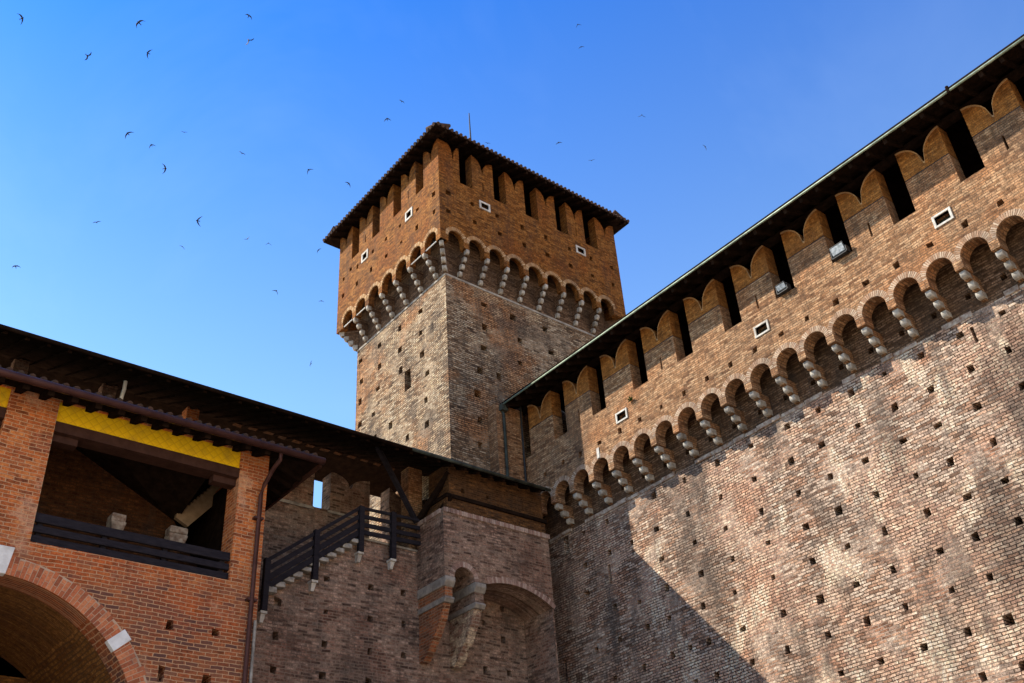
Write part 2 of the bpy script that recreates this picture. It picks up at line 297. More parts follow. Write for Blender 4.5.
def voussoirs(mb, fn, cu, cv, r0, r1, n, clip=9, a0=0, a1=math.pi, proud=.008, dep=.05, split=False, gap=.14):
    for i in range(n):
        t0 = a0 + (a1 - a0) * (i + gap / 2) / n; t1 = a0 + (a1 - a0) * (i + 1 - gap / 2) / n
        def pt(t, r):
            r = min(r, clip / max(abs(math.cos(t)), 1e-4)) if r > r0 else r
            return (cu + r * math.cos(t), cv + r * math.sin(t))
        segs = [(r0, r1 * random.uniform(.985, 1.01))]
        if split:
            k = r0 + (r1 - r0) * (.34 if i % 2 else .66); segs = [(r0, k - .006), (k + .006, r1 * random.uniform(.985, 1.01))]
        for a, b in segs:
            q = [pt(t0, a), pt(t1, a), pt(t1, b), pt(t0, b)]; pr = -proud * random.uniform(.7, 1.3)
            if math.hypot(q[0][0] - q[3][0], q[0][1] - q[3][1]) < .02: continue
            mb.cur = (random.random(), 0, 0); mb.hexa([fn(u, v, pr) for u, v in q], [fn(u, v, dep) for u, v in q])
    mb.cur = (.5, 0, 0); return mb

def empty(name, loc, label=None, cat=None, group=None):
    o = bpy.data.objects.new(name, None); COL.objects.link(o); o.location = loc; o.empty_display_size = .5
    if label: o['label'] = label; o['category'] = cat
    if group: o['group'] = group
    return o
_pending = []
def under(root):
    """children are modelled in world metres; keep them there once parented to a root that stands at the thing's base"""
    bpy.context.view_layer.update()
    for ch in root.children: ch.matrix_parent_inverse = Matrix.Translation(-root.location)
def copy_at(o, delta, parent=None, name=None):
    c = o.copy(); COL.objects.link(c); c.location = Vector(o.location) + Vector(delta); c.parent = parent or o.parent
    for g in o.children:
        d = g.copy(); COL.objects.link(d); d.parent = c
    return c

def swallow(u0, u1, v0, vn, vt):
    c = (u0 + u1) / 2; a = (u1 - u0) / 2 - .02; h = vt - vn; R = []
    for i in range(0, 10):                 # horn: from the outer corner, nearly level, then steeply into the notch
        s = i / 9; R.append((u1 - a * s, vt - h * (1 - math.sqrt(max(0, 1 - s * s)))))
    return [(u0, v0), (u1, v0)] + R + [(2 * c - u, v) for u, v in reversed(R)]

# ------------------------------------------------------------------ ground
mb = MB(); mb.add([(-300, -300, GROUND), (300, -300, GROUND), (300, 300, GROUND), (-300, 300, GROUND)], [(0, 1, 2, 3)])
g = mb.build('courtyard_ground', 'ground'); g['kind'] = 'structure'

# hole positions read off the walls (metres)
RW = [(12.89,12.19),(11.93,12.17),(11.03,11.31),(10.0,11.31),(9.16,10.43),(8.2,10.43),(13.01,11.25),(12.07,11.29),(11.08,10.41),(10.04,10.45),(8.15,9.53),(9.17,9.53),(13.03,10.38),(12.07,10.43),(11.04,9.53),(10.01,9.56),(8.2,8.67),(9.06,8.65),(13.03,9.52),(12.09,9.55),(11.1,8.67),(10.01,8.68),(9.16,7.8),(8.23,7.79),(13.08,8.66),(12.09,8.67),(11.16,7.8),(10.0,7.8),(9.15,6.93),(13.11,7.76),(12.12,7.78),(11.1,6.94),(10.02,6.95),(9.07,6.05),(14.19,7.76),(13.13,6.92),(12.08,6.92),(10.96,6.04),(9.94,6.06),(14.29,6.92),(12.01,6.04),(9.92,5.17),(13.04,6.05),(9.1,5.17),(14.08,12.17),(15.25,12.19),(16.47,12.21),(14.2,11.26),(17.64,12.22),(15.35,11.24),(16.54,11.24),(14.2,10.37),(19.58,12.19),(20.63,12.22),(18.72,11.22),(17.73,11.23),(15.39,10.37),(16.47,10.38),(14.2,9.53),(17.7,10.37),(15.35,9.52),(19.63,11.23),(20.7,11.21),(20.75,10.4),(16.44,9.52),(14.26,8.68),(17.67,9.54),(15.47,8.69),(18.74,9.49),(16.54,8.69),(19.69,9.64),(18.57,8.72),(17.75,8.74),(15.44,7.76),(19.64,8.72),(16.57,7.76),(17.83,7.78),(18.89,7.74),(15.36,6.92),(16.49,6.91),(20.59,8.69),(19.99,7.77),(7.01,12.18),(8.03,12.17),(9.02,12.18),(10.0,12.2),(10.96,12.18),(7.19,11.3),(8.05,11.3),(9.05,11.3),(7.18,10.41)]
TL = [(24.23,20.34),(22.97,19.36),(26.91,21.32),(25.54,20.36),(24.17,19.41),(28.25,21.36),(26.89,20.39),(25.49,19.46),(23.87,18.47),(28.17,20.41),(26.98,19.48),(23.01,17.44),(28.21,19.55),(23.97,17.48),(23.0,16.55),(27.27,18.56),(23.95,16.55),(26.14,17.56),(28.18,18.57),(25.09,16.6),(23.08,15.64),(27.11,17.57),(24.22,21.25),(23.02,21.2),(22.99,20.32),(25.54,21.3)]
TR = [(16.98,21.23),(17.03,20.29),(18.32,21.26),(18.3,20.3),(16.95,19.31),(18.2,19.38),(19.62,21.24),(19.87,20.32),(21.14,21.3),(17.08,18.35),(17.99,18.41),(19.8,19.33),(17.84,17.45),(17.03,16.46),(17.89,16.45),(18.8,18.45),(21.34,20.33),(17.87,15.54),(17.0,15.3)]
UL = [(22.4,25.15),(22.41,24.3),(23.47,25.17),(24.62,25.21),(23.5,24.34),(24.54,24.37),(25.59,25.24),(26.54,25.26),(25.57,24.4),(26.63,24.45),(27.66,25.28),(27.66,24.44),(28.18,25.48),(28.72,25.32),(28.72,24.5)]
UR = [(16.48,25.17),(16.45,24.28),(17.63,24.33),(17.55,25.17),(18.7,25.16),(18.77,24.33),(19.91,25.19),(19.94,24.33),(21.09,25.25),(21.09,24.37),(22.3,25.23),(22.27,24.38),(23.45,25.26),(23.39,24.38),(24.58,25.31),(24.51,24.41)]
SW = [(12.34,9.89),(13.66,9.92),(14.67,9.94),(12.34,9.05),(13.65,9.06),(14.68,9.09),(11.01,8.21),(12.34,8.21),(13.65,8.23),(14.68,8.26),(11.0,7.41),(12.33,7.44),(13.63,7.47),(18.06,10.08),(19.17,10.01),(18.05,9.18),(19.0,9.2),(17.34,8.25),(18.18,8.26),(19.01,8.28),(17.38,9.57)]
LB = [(7.53,7.22),(8.51,7.22),(8.43,6.24)]
BK = [(15.95,12.82),(16.83,12.83)]
PR = [(17.94,14.24),(17.11,14.23),(16.25,14.22),(15.38,14.21),(14.53,14.23),(13.68,14.22),(12.85,14.21),(18.82,14.25),(19.67,14.25),(20.47,14.33),(21.32,14.3),(11.98,14.22),(11.16,14.22),(10.3,14.2),(9.42,14.2),(8.57,14.19),(7.68,14.19),(6.8,14.19),(5.94,14.19)]
# the rows go on beyond the picture
for r in (12.18, 11.3, 10.42, 9.53, 8.67, 7.8, 6.93, 6.05, 5.17):
    y = 6.15
    while y > -7: RW.append((y + random.uniform(-.08, .08), r)); y -= 1.02
    y = 21.5
    while r < 8 and y > 15: 
        if all(math.hypot(a - y, b - r) > .6 for a, b in RW): RW.append((y, r))
        y -= 1.08
y = 5.05
while y > -7: PR.append((y, 14.19)); y -= .87

# ------------------------------------------------------------------ the curtain wall on the right
WX, PX = 20.0, 19.3                    # wall face, parapet face
cw = empty('curtain_wall', (20, 8, GROUND), 'long sunlit brick castle wall with swallow tail merlons and a row of corbelled arches', 'castle wall')
holes = putlogs(RW, .16, .165)
for y, z, w, h in ((19.72, 10.64, .10, .55), (21.42, 12.13, .24, .56), (21.95, 8.5, .12, .6), (7.74, 12.02, .07, .42)): holes.append((rect(y, z, w, h), .35))
AY = [20.62 - .8625 * k for k in range(0, 32)]      # arch centres along the wall
AY = [21.48] + AY
for y in AY[3:]: holes.append((rect(y - .12, 12.95, .13, .15), .25))
mb = panel(MB(), FX(WX), [(-8, GROUND), (22.66, GROUND), (22.66, 12.52), (-8, 12.52)], [h for h in holes if h[0][2][1] < 12.50], .5); mb.build('wall', 'wall', cw)
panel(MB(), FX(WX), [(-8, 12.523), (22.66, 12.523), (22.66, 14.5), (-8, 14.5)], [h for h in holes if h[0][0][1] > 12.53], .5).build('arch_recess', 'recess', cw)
# parapet leaf with the arch openings cut into its lower edge
spring, ar, apex = 13.22, .325, 13.77
low = [(-8, spring)]
for y in reversed(AY):
    if y < -7.4: continue
    low.append((y - ar, spring))
    for i in range(1, 16):
        a = math.pi * (1 - i / 16); low.append((y + ar * math.cos(a), spring + .2 + (apex - spring - .2) * math.sin(a)))
    low.append((y + ar, spring))
low.append((22.2, spring))
ph = putlogs(PR, .15, .155, .36)
WIN = [(7.19, 14.65), (12.49, 14.67), (17.78, 14.66)]
for y, z in WIN: ph.append(([(y - .18, z - .115), (y + .18, z - .115), (y + .18, z + .115), (y - .18, z + .115)], .3))
mb = panel(MB(), FX(PX), low + [(22.2, 15.24), (-8, 15.24)], ph, .38); mb.build('parapet', 'parapet', cw)
mb = MB(); mb.box(PX + .38, 22.6, -8, 22.6, 14.45, 14.6); mb.build('wall_walk', 'stone_dark', cw)
mb = MB(); mb.box(22.6, 23.1, -8, 22.6, GROUND, 17.1); mb.build('outer_parapet', 'parapet', cw)
mb = MB(); y = -8
while y < 22.1:
    L = random.uniform(.25, .8)
    if random.random() < .85: mb.box(WX - random.uniform(.012, .05), WX + .02, y, min(y + L - .015, 22.15), 12.46 + random.uniform(-.02, .03), 12.59 + random.uniform(-.03, .02), .006)
    y += L
mb.build('string_course', 'plaster', cw, .012)
for y, z in WIN:
    mb = MB(); a, b, c, d = .24, .18, .17, .115
    mb.box(PX - .03, PX + .1, y - a, y - b, z - c, z + c); mb.box(PX - .03, PX + .1, y + b, y + a, z - c, z + c)
    mb.box(PX - .028, PX + .1, y - b, y + b, z - c, z - d); mb.box(PX - .028, PX + .1, y - b, y + b, z + d, z + c)
    w = mb.build('window', 'white', cw, .006); q = MB(); q.box(PX + .2, PX + .21, y - b, y + b, z - d, z + d); q.build('pane', 'pane', w)
def make_corbel(tiers, hgt, z0, over, w, parent, core):
    """stacked stone noses, each stepping further out, carried on a core of brick"""
    m = MB(); th = hgt / tiers; k = MB()
    for i in range(tiers):
        x1 = -over * (i + 1) / tiers; za = z0 + th * i; nl = min(over / tiers * 1.15, .24); r = th * .5; h0 = za + th * .12; j = random.uniform(-.01, .01)
        prof = [(x1 + nl, h0), (x1 + r * .8, h0)]
        for q in range(1, 6):
            a = math.pi / 2 * q / 5; prof.append((x1 + j + r * .8 * (1 - math.sin(a)), h0 + r * (1 - math.cos(a))))
        prof += [(x1 + j + .004, za + th * .9), (x1 + .03, za + th * .98), (x1 + nl, za + th * .98)]
        ww = w * random.uniform(.9, 1.06)
        m.prism(prof, lambda u, v, d: (u, d, v), -ww / 2, ww / 2)
        k.prism([(.05, za), (x1 + nl * .55, za), (x1 + nl * .55, za + th), (.05, za + th)], lambda u, v, d: (u, d, v), -w * .42, w * .42)
    o = m.build('corbel', 'stone', parent, .022); k.build('corbel_core', core, o); return o
kinds = []
for k in range(6):
    o = make_corbel(3, .58, 12.63, .63, .155, cw, 'parapet'); kinds.append(o)
first = True
for i, y in enumerate(AY):
    yc = y - .43; j = (i * 5 + i // 6) % 6
    if i < 6: j = i
    if i < 6: o = kinds[i]; o.location = (WX, yc, 0)
    else: o = copy_at(kinds[j], (0, 0, 0)); o.location = (WX, yc, random.uniform(-.015, .015))
ringk = []
for i, y in enumerate(AY):
    if i < 4:
        o = voussoirs(MB(), FX(0), 0, 13.435, .332, .48, 25, clip=.425, proud=.005, gap=.3).build('arch_ring', 'ring_tan', cw); ringk.append(o)
    else: o = copy_at(ringk[(i * 7) % 4], (0, 0, 0))
    o.location = (PX, y, 0)
mer = []
for k in range(-6, 10):
    if len(mer) < 2:
        h = [(rect(.59, 15.52, .05, .42), .3)] if len(mer) == 0 else []
        mb = panel(MB(), FX(0), [(0, 15.243), (1.17, 15.243), (1.17, 16.14), (0, 16.14)], h, .40)
        o = mb.build('merlon', 'parapet', cw)
        hd = panel(MB(), FX(0), swallow(0.002, 1.168, 16.172, 16.36, 17.05), [], .40).build('merlon_head', 'merlon', o)
        l = MB(); l.box(.012, .39, .012, 1.158, 16.143, 16.169); l.build('ledge', 'iron', o)  # dark strip that stands in for the shadow line at the merlon's ledge
        cp = MB(); P0 = [p for p in swallow(0.002, 1.168, 16.172, 16.36, 17.05)[2:]]
        for a, b in zip(P0[:-1], P0[1:]):
            cp.hexa([(-.012, a[0], a[1]), (-.012, b[0], b[1]), (-.012, b[0], b[1] - .05), (-.012, a[0], a[1] - .05)], [(.03, a[0], a[1] + .004), (.03, b[0], b[1] + .004), (.03, b[0], b[1] - .05), (.03, a[0], a[1] - .05)])
        cp.build('coping', 'ring_ochre', o); mer.append(o)
    else: o = copy_at(mer[0 if k % 2 == 0 else 1], (0, 0, 0))
    o.location = (PX, 4.76 + 1.775 * k, 0)
# roof over the wall walk
rx0, rz0 = 18.45, 16.93; rs = .42
rf = MB(); zr = lambda x: rz0 + rs * (x - rx0)
rf.hexa([(rx0, -8, zr(rx0)), (21.2, -8, zr(21.2)), (21.2, -8, zr(21.2) + .12), (rx0, -8, zr(rx0) + .08)], [(rx0, 22.6, zr(rx0)), (21.2, 22.6, zr(21.2)), (21.2, 22.6, zr(21.2) + .12), (rx0, 22.6, zr(rx0) + .08)])
rf.hexa([(21.2, -8, zr(21.2)), (23.9, -8, 16.8), (23.9, -8, 16.9), (21.2, -8, zr(21.2) + .12)], [(21.2, 22.6, zr(21.2)), (23.9, 22.6, 16.8), (23.9, 22.6, 16.9), (21.2, 22.6, zr(21.2) + .12)])
roof = rf.build('roof', 'roofwood', cw)
r0 = MB().beam((18.5, 0, zr(18.5) - .075), (21.15, 0, zr(21.15) - .075), .09, .14).build('rafter', 'roofwood', roof)
for i in range(60): copy_at(r0, (0, -7.5 + i * .5, 0))
r0.location = (0, -7.75, 0)
mb = MB(); mb.box(PX + .08, PX + .3, -8, 22.6, 17.07, 17.2); mb.build('wall_plate', 'roofwood', cw)
mb = MB(); mb.tube([(rx0 - .03, -8, 16.94), (rx0 - .03, 22.75, 16.94)], .03, 10); gt = mb.build('gutter', 'copper', cw, smooth=True)
MB().box(rx0 - .05, rx0 + .1, -8, 22.75, 16.975, 17.02).build('roof_edge', 'roofwood', cw)
mb = MB(); mb.box(rx0 - .07, rx0 + .02, 5.70, 5.76, 16.88, 17.03); mb.tube([(rx0 - .04, 5.73, 16.98), (rx0 - .04, 5.73, 17.07)], .04, 8); mb.build('gutter_bracket', 'roofwood', gt)
mb = MB(); mb.tube([(18.42, 22.5, 16.9), (18.44, 22.2, 16.78), (18.46, 22.14, 16.6), (18.46, 22.14, 15.0), (18.46, 22.14, 13.9)], .05, 10); mb.box(18.34, 18.58, 22.05, 22.62, 16.72, 16.95)
mb.build('downpipe', 'copper_dark', cw, smooth=False)
mb = MB(); mb.box(18.2, 19.32, 22.22, 22.66, 12, 17.0); mb.build('return_wall', 'parapet', cw)
mb = MB(); mb.tube([(19.22, 22.17, 17.2), (19.22, 22.17, 13.5)], .035, 8); mb.build('cable_pipe', 'iron', cw)
mb = MB(); mb.box(PX - .03, PX + .02, 18.86, 18.96, 13.78, 14.12, .015); mb.build('repair_stone', 'white', cw)
under(cw)

# floodlights resting in two of the embrasures
for y, lab in ((9.77, 'grey floodlight in the wall embrasure to the right, under the castle roof'), (11.55, 'small pale floodlight half hidden low in the next embrasure down the wall')):
    f = empty('floodlight', (PX, y, 15.24), lab, 'floodlight', 'floodlights in the wall embrasures'); s = .84 if y < 10 else .62
    mb = MB(); w, h = .24 * s, .30 * s
    q0 = [(-.10, -w, .05), (-.10, w, .05), (-.20, w, .05 + h), (-.20, -w, .05 + h)]; q1 = [(.0, -w * .7, .08), (.0, w * .7, .08), (-.06, w * .7, .03 + h), (-.06, -w * .7, .03 + h)]
    mb.hexa(q0, q1); b = mb.build('lamp_body', 'lamp', f, .012)
    mb = MB(); e = .86; k0, k1 = .085, .015 + h; xx = lambda z: -.10 - .10 * (z - .05) / h
    mb.hexa([(xx(k0) - .006, -w * e, k0), (xx(k0) - .006, w * e, k0), (xx(k1) - .006, w * e, k1), (xx(k1) - .006, -w * e, k1)], [(xx(k0) + .02, -w * e, k0), (xx(k0) + .02, w * e, k0), (xx(k1) + .02, w * e, k1), (xx(k1) + .02, -w * e, k1)]); mb.build('lamp_glass', 'glass', b)
    mb = MB(); mb.box(-.14, .04, -w - .02, -w - .005, .0, .2); mb.box(-.14, .04, w + .005, w + .02, 0, .2); mb.box(-.14, .04, -w - .02, w + .02, -.0, .015); mb.build('bracket', 'iron', f)

# ------------------------------------------------------------------ the corner tower
TX, TY, OV = 16.67, 22.67, .6
tw = empty('castle_tower', (20.5, 25.6, GROUND), 'tall square brick corner tower with corbelled battlements under a low tiled roof', 'tower')
TXe, TYe = 24.4, 28.5
UX0, UX1, UY0, UY1 = TX - OV, 25.0, TY - OV, 29.12
hl = putlogs(TL, .23, .24); hl.append((rect(25.06, 18.84, .42, .8, .03), .45))
mb = MB(); panel(mb, FX(TX), [(TY + .001, GROUND), (TYe, GROUND), (TYe, 21.98), (TY + .001, 21.98)], hl, .6)
panel(mb, FY(TY), [(TX + .003, GROUND), (TXe, GROUND), (TXe, 21.98), (TX + .003, 21.98)], putlogs(TR, .24, .24), .6)
mb.box(TXe - .5, TXe, TY + .61, TYe, GROUND, 21.98); mb.box(TX + .61, TXe - .5, TYe - .5, TYe - .01, GROUND, 21.98)
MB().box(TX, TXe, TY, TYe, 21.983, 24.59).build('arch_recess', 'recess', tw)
mb.build('shaft', 'tower', tw)
tsp, tap = 22.89, 23.57
LY = [22.07 + .32 + .29 + .935 * k for k in range(7)]; RX = [16.75 + .905 * k for k in range(9)]
def lower_edge(c, r, u0, u1):
    P = [(u0, tsp)]
    for y in c:
        P.append((y - r, tsp))
        for i in range(1, 16): a = math.pi * (1 - i / 16); P.append((y + r * math.cos(a), tsp + .26 + (tap - tsp - .26) * math.sin(a)))
        P.append((y + r, tsp))
    return P + [(u1, tsp)]
def window_in(fn_depth, c, hw=.15, hh=.15): pass
LW = [(24.0, 25.33), (27.1, 25.42)]; RWn = [(18.13, 25.34), (22.9, 25.41)]
hl = putlogs(UL, .17, .19, .23); hr = putlogs(UR, .19, .20, .23)
hl += [([(y - .15, z - .14), (y + .15, z - .14), (y + .15, z + .14), (y - .15, z + .14)], .22) for y, z in LW]
hr += [([(y - .17, z - .115), (y + .17, z - .115), (y + .17, z + .115), (y - .17, z + .115)], .22) for y, z in RWn]
mb = MB(); panel(mb, FX(UX0), lower_edge(LY, .345, UY0 + .001, UY1) + [(UY1, 25.95), (UY0 + .001, 25.95)], hl, .25)
panel(mb, FY(UY0), lower_edge(RX, .335, UX0 + .003, UX1) + [(UX1, 25.95), (UX0 + .003, 25.95)], hr, .25)
mb.box(UX1 - .36, UX1, UY0 + .361, UY1, 23.0, 25.95); mb.box(UX0 + .361, UX1 - .361, UY1 - .36, UY1 - .001, 23.0, 25.95)
mb.build('gallery_wall', 'tower_top', tw)
mb = MB(); mb.box(UX0 + .37, UX1 - .37, UY0 + .37, UY1 - .37, 24.6, 24.8); mb.build('gallery_floor', 'roofwood', tw)
mb = MB(); mb.box(TX - .02, TX + .02, TY - .02, TYe, 21.90, 21.98, .004); mb.box(TX + .021, TXe, TY - .02, TY + .02, 21.90, 21.98, .004); mb.build('string_course', 'stone_dark', tw)
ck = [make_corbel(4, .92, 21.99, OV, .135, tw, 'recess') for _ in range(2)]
n = 0
def place(o0, loc, rz):
    global n
    o = o0 if not o0.get('used') else copy_at(o0, (0, 0, 0)); o0['used'] = 1
    o.location = loc; o.rotation_euler = (0, 0, rz); return o
for k in range(1, 7): place(ck[k % 2], (TX, LY[0] - .4675 + .935 * k, 0), 0)
for k in range(1, 9): place(ck[k % 2], (RX[0] - .40 + .905 * k, TY, 0), math.pi / 2)
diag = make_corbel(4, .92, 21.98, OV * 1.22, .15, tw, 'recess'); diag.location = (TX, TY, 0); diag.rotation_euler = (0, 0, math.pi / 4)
for lx, ly, an in ((TX, TYe, -math.pi / 4), (TXe, TY, math.pi * .75)):
    d2 = copy_at(diag, (0, 0, 0)); d2.location = (lx, ly, 0); d2.rotation_euler = (0, 0, an)
for o in ck:
    if 'used' in o: del o['used']
for o in bpy.data.objects:
    if 'used' in o: del o['used']
mbk = []
for k, y in enumerate(LY):
    if not mbk: o = voussoirs(MB(), FX(0), 0, tsp + .26, .352, .50, 21, clip=.46, proud=.005, gap=.3).build('arch_ring', 'ring_ochre', tw); mbk.append(o)
    else: o = copy_at(mbk[0], (0, 0, 0))
    o.location = (UX0, y, 0)
ro = voussoirs(MB(), FY(0), 0, tsp + .26, .342, .49, 21, clip=.445, proud=.005, gap=.3).build('arch_ring', 'ring_ochre', tw); ro.location = (RX[0], UY0, 0)
for x in RX[1:]: o = copy_at(ro, (0, 0, 0)); o.location = (x, UY0, 0)
for y in (LY[0], LY[1], LY[5], LY[6]):
    mb = MB(); mb.tube([(UX0 + .05, y - .36, tsp + .06), (UX0 + .05, y + .36, tsp + .06)], .022, 6); mb.build('tie_rod', 'rod', tw)
for y, z in LW:
    mb = MB(); a, b, c, d = .235, .15, .225, .14
    mb.box(UX0 - .03, UX0 + .1, y - a, y - b, z - c, z + c); mb.box(UX0 - .03, UX0 + .1, y + b, y + a, z - c, z + c); mb.box(UX0 - .028, UX0 + .1, y - b, y + b, z - c, z - d); mb.box(UX0 - .028, UX0 + .1, y - b, y + b, z + d, z + c)
    mb.build('window_frame', 'white', tw, .006)
for x, z in RWn:
    mb = MB(); a, b, c, d = .25, .17, .19, .115
    mb.box(x - a, x - b, UY0 - .03, UY0 + .1, z - c, z + c); mb.box(x + b, x + a, UY0 - .03, UY0 + .1, z - c, z + c); mb.box(x - b, x + b, UY0 - .028, UY0 + .1, z - c, z - d); mb.box(x - b, x + b, UY0 - .028, UY0 + .1, z + d, z + c)
    mb.build('window_frame', 'white', tw, .006)
def merl(fn, u0, u1, slit):
    c = (u0 + u1) / 2; h = [(rect(c, 26.33, .05, .4), .25)] if slit else []
    o = panel(MB(), fn, swallow(u0, u1, 25.953, 26.98, 27.68), h, .38).build('merlon', 'tower_top', tw)
    return o
GL = [(23.04, 23.55), (24.54, 25.08), (26.05, 26.59), (27.58, 28.13)]; GR = [(17.02, 17.61), (18.62, 19.22), (20.15, 20.8), (21.74, 22.34), (23.25, 23.93)]
ed = [UY0 + .001] + [v for g in GL for v in g] + [UY1]
for i in range(0, len(ed), 2): merl(FX(UX0), ed[i], ed[i + 1], i in (2, 6))
ed = [UX0] + [v for g in GR for v in g] + [UX1]
for i in range(0, len(ed), 2): merl(FY(UY0), ed[i] if i else UX0 + .384, ed[i + 1], i in (2, 8))
mb = MB(); mb.box(UX1 - .38, UX1, UY0 + .39, UY1, 25.953, 27.68); mb.box(UX0 + .39, UX1 - .39, UY1 - .38, UY1 - .002, 25.953, 27.68); mb.build('far_parapet', 'tower_top', tw)
# low hipped roof
ex0, ex1, ey0, ey1, ez = 15.56, 25.36, 21.46, 29.62, 27.60
mb = MB(); hz = 29.3; cy = (ey0 + ey1) / 2; hx = (ey1 - ey0) / 2
b = [(ex0, ey0, ez), (ex1, ey0, ez), (ex1, ey1, ez), (ex0, ey1, ez), (ex0 + hx, cy, hz), (ex1 - hx, cy, hz)]
t = [(x, y, z + .1) for x, y, z in b]
mb.add(b + t, [(0, 1, 5, 4), (1, 2, 5), (2, 3, 4, 5), (3, 0, 4), (6, 7, 11, 10), (7, 8, 11), (8, 9, 10, 11), (9, 6, 10), (0, 1, 7, 6), (1, 2, 8, 7), (2, 3, 9, 8), (3, 0, 6, 9)])
troof = mb.build('roof', 'roofwood', tw)
mb = MB(); x = ex0 + .1; sl_ = (hz - ez) / hx
while x < ex1: mb.tube([(x, ey0 - .04, ez + .07), (x, ey0 + .7, ez + .10 + .74 * sl_)], .07, 8); mb.tube([(x, ey1 + .04, ez + .1), (x, ey1 - .7, ez + .1 + .74 * sl_)], .07, 8); x += .205
y = ey0 + .1
while y < ey1: mb.tube([(ex0 - .04, y, ez + .07), (ex0 + .7, y, ez + .1 + .74 * sl_)], .07, 8); mb.tube([(ex1 + .04, y, ez + .1), (ex1 - .7, y, ez + .1 + .74 * sl_)], .07, 8); y += .205
mb.build('tile_edge', 'tile', troof)
ra = MB().beam((0, ey0 + .05, ez - .04), (0, ey0 + 1.3, ez - .04 + 1.25 * sl_), .09, .1).build('rafter', 'roofwood', troof); ra.location = (ex0 + .5, 0, 0)
for i in range(1, 20): o = copy_at(ra, (0, 0, 0)); o.location = (ex0 + .5 + .48 * i, 0, 0)
rb = MB().beam((ex0 + .05, 0, ez - .04), (ex0 + 1.3, 0, ez - .04 + 1.25 * sl_), .09, .1).build('rafter', 'roofwood', troof); rb.location = (0, ey0 + .5, 0)
for i in range(1, 16): o = copy_at(rb, (0, 0, 0)); o.location = (0, ey0 + .5 + .48 * i, 0)
mb = MB(); mb.tube([(18.76, 23.5, 28.35), (18.78, 23.5, 30.4), (18.77, 23.5, 31.9)], [.045, .035, .02], 8); mb.build('lightning_rod', 'iron', tw)
under(tw)

# ------------------------------------------------------------------ back wall with the stair
SY = 22.3
sw = empty('stair_wall', (13, 22.8, GROUND), 'shaded brown brick wall below the black stair railing, pierced by putlog holes', 'castle wall')
prof = [(9.0, GROUND), (20, GROUND), (20, 11.2), (13.2, 11.2)]
NS = 11; x = 13.2; z = 11.2
for i in range(NS):
    z -= .176; prof.append((x, z)); x -= .232; prof.append((x, z))
prof.append((9.0, z))
hs_ = putlogs(SW, .15, .16); hs_.append((rect(11.0, 9.06, .22, .2, .03), .2))
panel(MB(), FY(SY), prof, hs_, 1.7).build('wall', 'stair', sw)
x = 13.2; z = 11.2
for i in range(NS):
    z -= .176; x -= .232
    MB().box(x - .05, x + .222, SY - .17 - random.random() * .03, SY + 1.65, z - .07 + random.random() * .03, z + .075, .01).build('step', 'stone', sw, .02)
MB().box(13.17, 15.2, SY - .03, SY + 1.65, 11.204, 11.26).build('landing', 'stone_dark', sw)
# inner battlements along the walk behind the stair
out = [(-6, 7), (16.66, 7), (16.66, 13.9)]
out += [(15.95, 13.55), (15.3, 13.95), (15.28, 13.4), (15.34, 12.9), (15.3, 12.3), (15.3, 11.27), (14.6, 11.27), (14.6, 13.98)]
sw_ = swallow(13.27, 14.6, 12.7, 13.56, 13.95); out += sw_[3:-1]
out += [(13.27, 13.92), (13.27, 12.72), (12.73, 12.7), (12.73, 13.95)]
sw_ = swallow(11.4, 12.73, 12.7, 13.56, 13.95); out += sw_[3:-1]
out += [(11.4, 13.9), (11.4, 12.7), (10.9, 12.7), (10.9, 13.9), (9.5, 13.9), (9.5, 12.7), (-6, 12.7)]
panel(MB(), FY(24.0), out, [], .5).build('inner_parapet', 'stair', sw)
mb = MB(); mb.box(-6, 12.74, 23.95, 24.0 - .003, 12.6, 12.69, .004); mb.box(13.2, 14.5, 23.95, 23.997, 12.62, 12.69, .004); mb.build('ledge', 'stone_dark', sw)
under(sw)
# small white stones carrying the railing posts
POSTS = [(10.56, 8.70, 9.98), (11.88, 9.72, 11.03), (13.2, 10.75, 12.02), (14.22, 10.76, 12.08)]
rl = empty('stair_railing', (12.4, 22.2, 9), 'black timber railing climbing the stair and turning level along the landing', 'railing')
for x, zb, zt in POSTS:
    p = MB(); p.box(x - .075, x + .075, 22.05, 22.19, zb, zt + .04); p.build('post', 'wood', rl, .01)
    s_ = MB(); s_.hexa([(x - .045, 22.2, zb - .26), (x + .045, 22.2, zb - .26), (x + .045, 22.31, zb - .26), (x - .045, 22.31, zb - .26)], [(x - .065, 22.12, zb - .07), (x + .065, 22.12, zb - .07), (x + .065, 22.31, zb - .07), (x - .065, 22.31, zb - .07)])
    s_.box(x - .09, x + .09, 22.08, 22.31, zb - .068, zb - .002); s_.build('bracket_stone', 'white', rl, .01)
sl_s = .176 / .232
for off, w in ((.92, .09), (.68, .12), (.44, .14), (.22, .14)):
    a = (10.56, 22.13, 9.06 + off); b_ = (13.2, 22.13, 11.12 + off); MB().beam(a, b_, .05, w).build('rail', 'wood', rl)
    c_ = (15.12, 22.13, 11.17 + off); MB().beam((13.2, 22.13, 11.12 + off - .02), c_, .05, w * .85).build('rail', 'wood', rl)
under(rl)

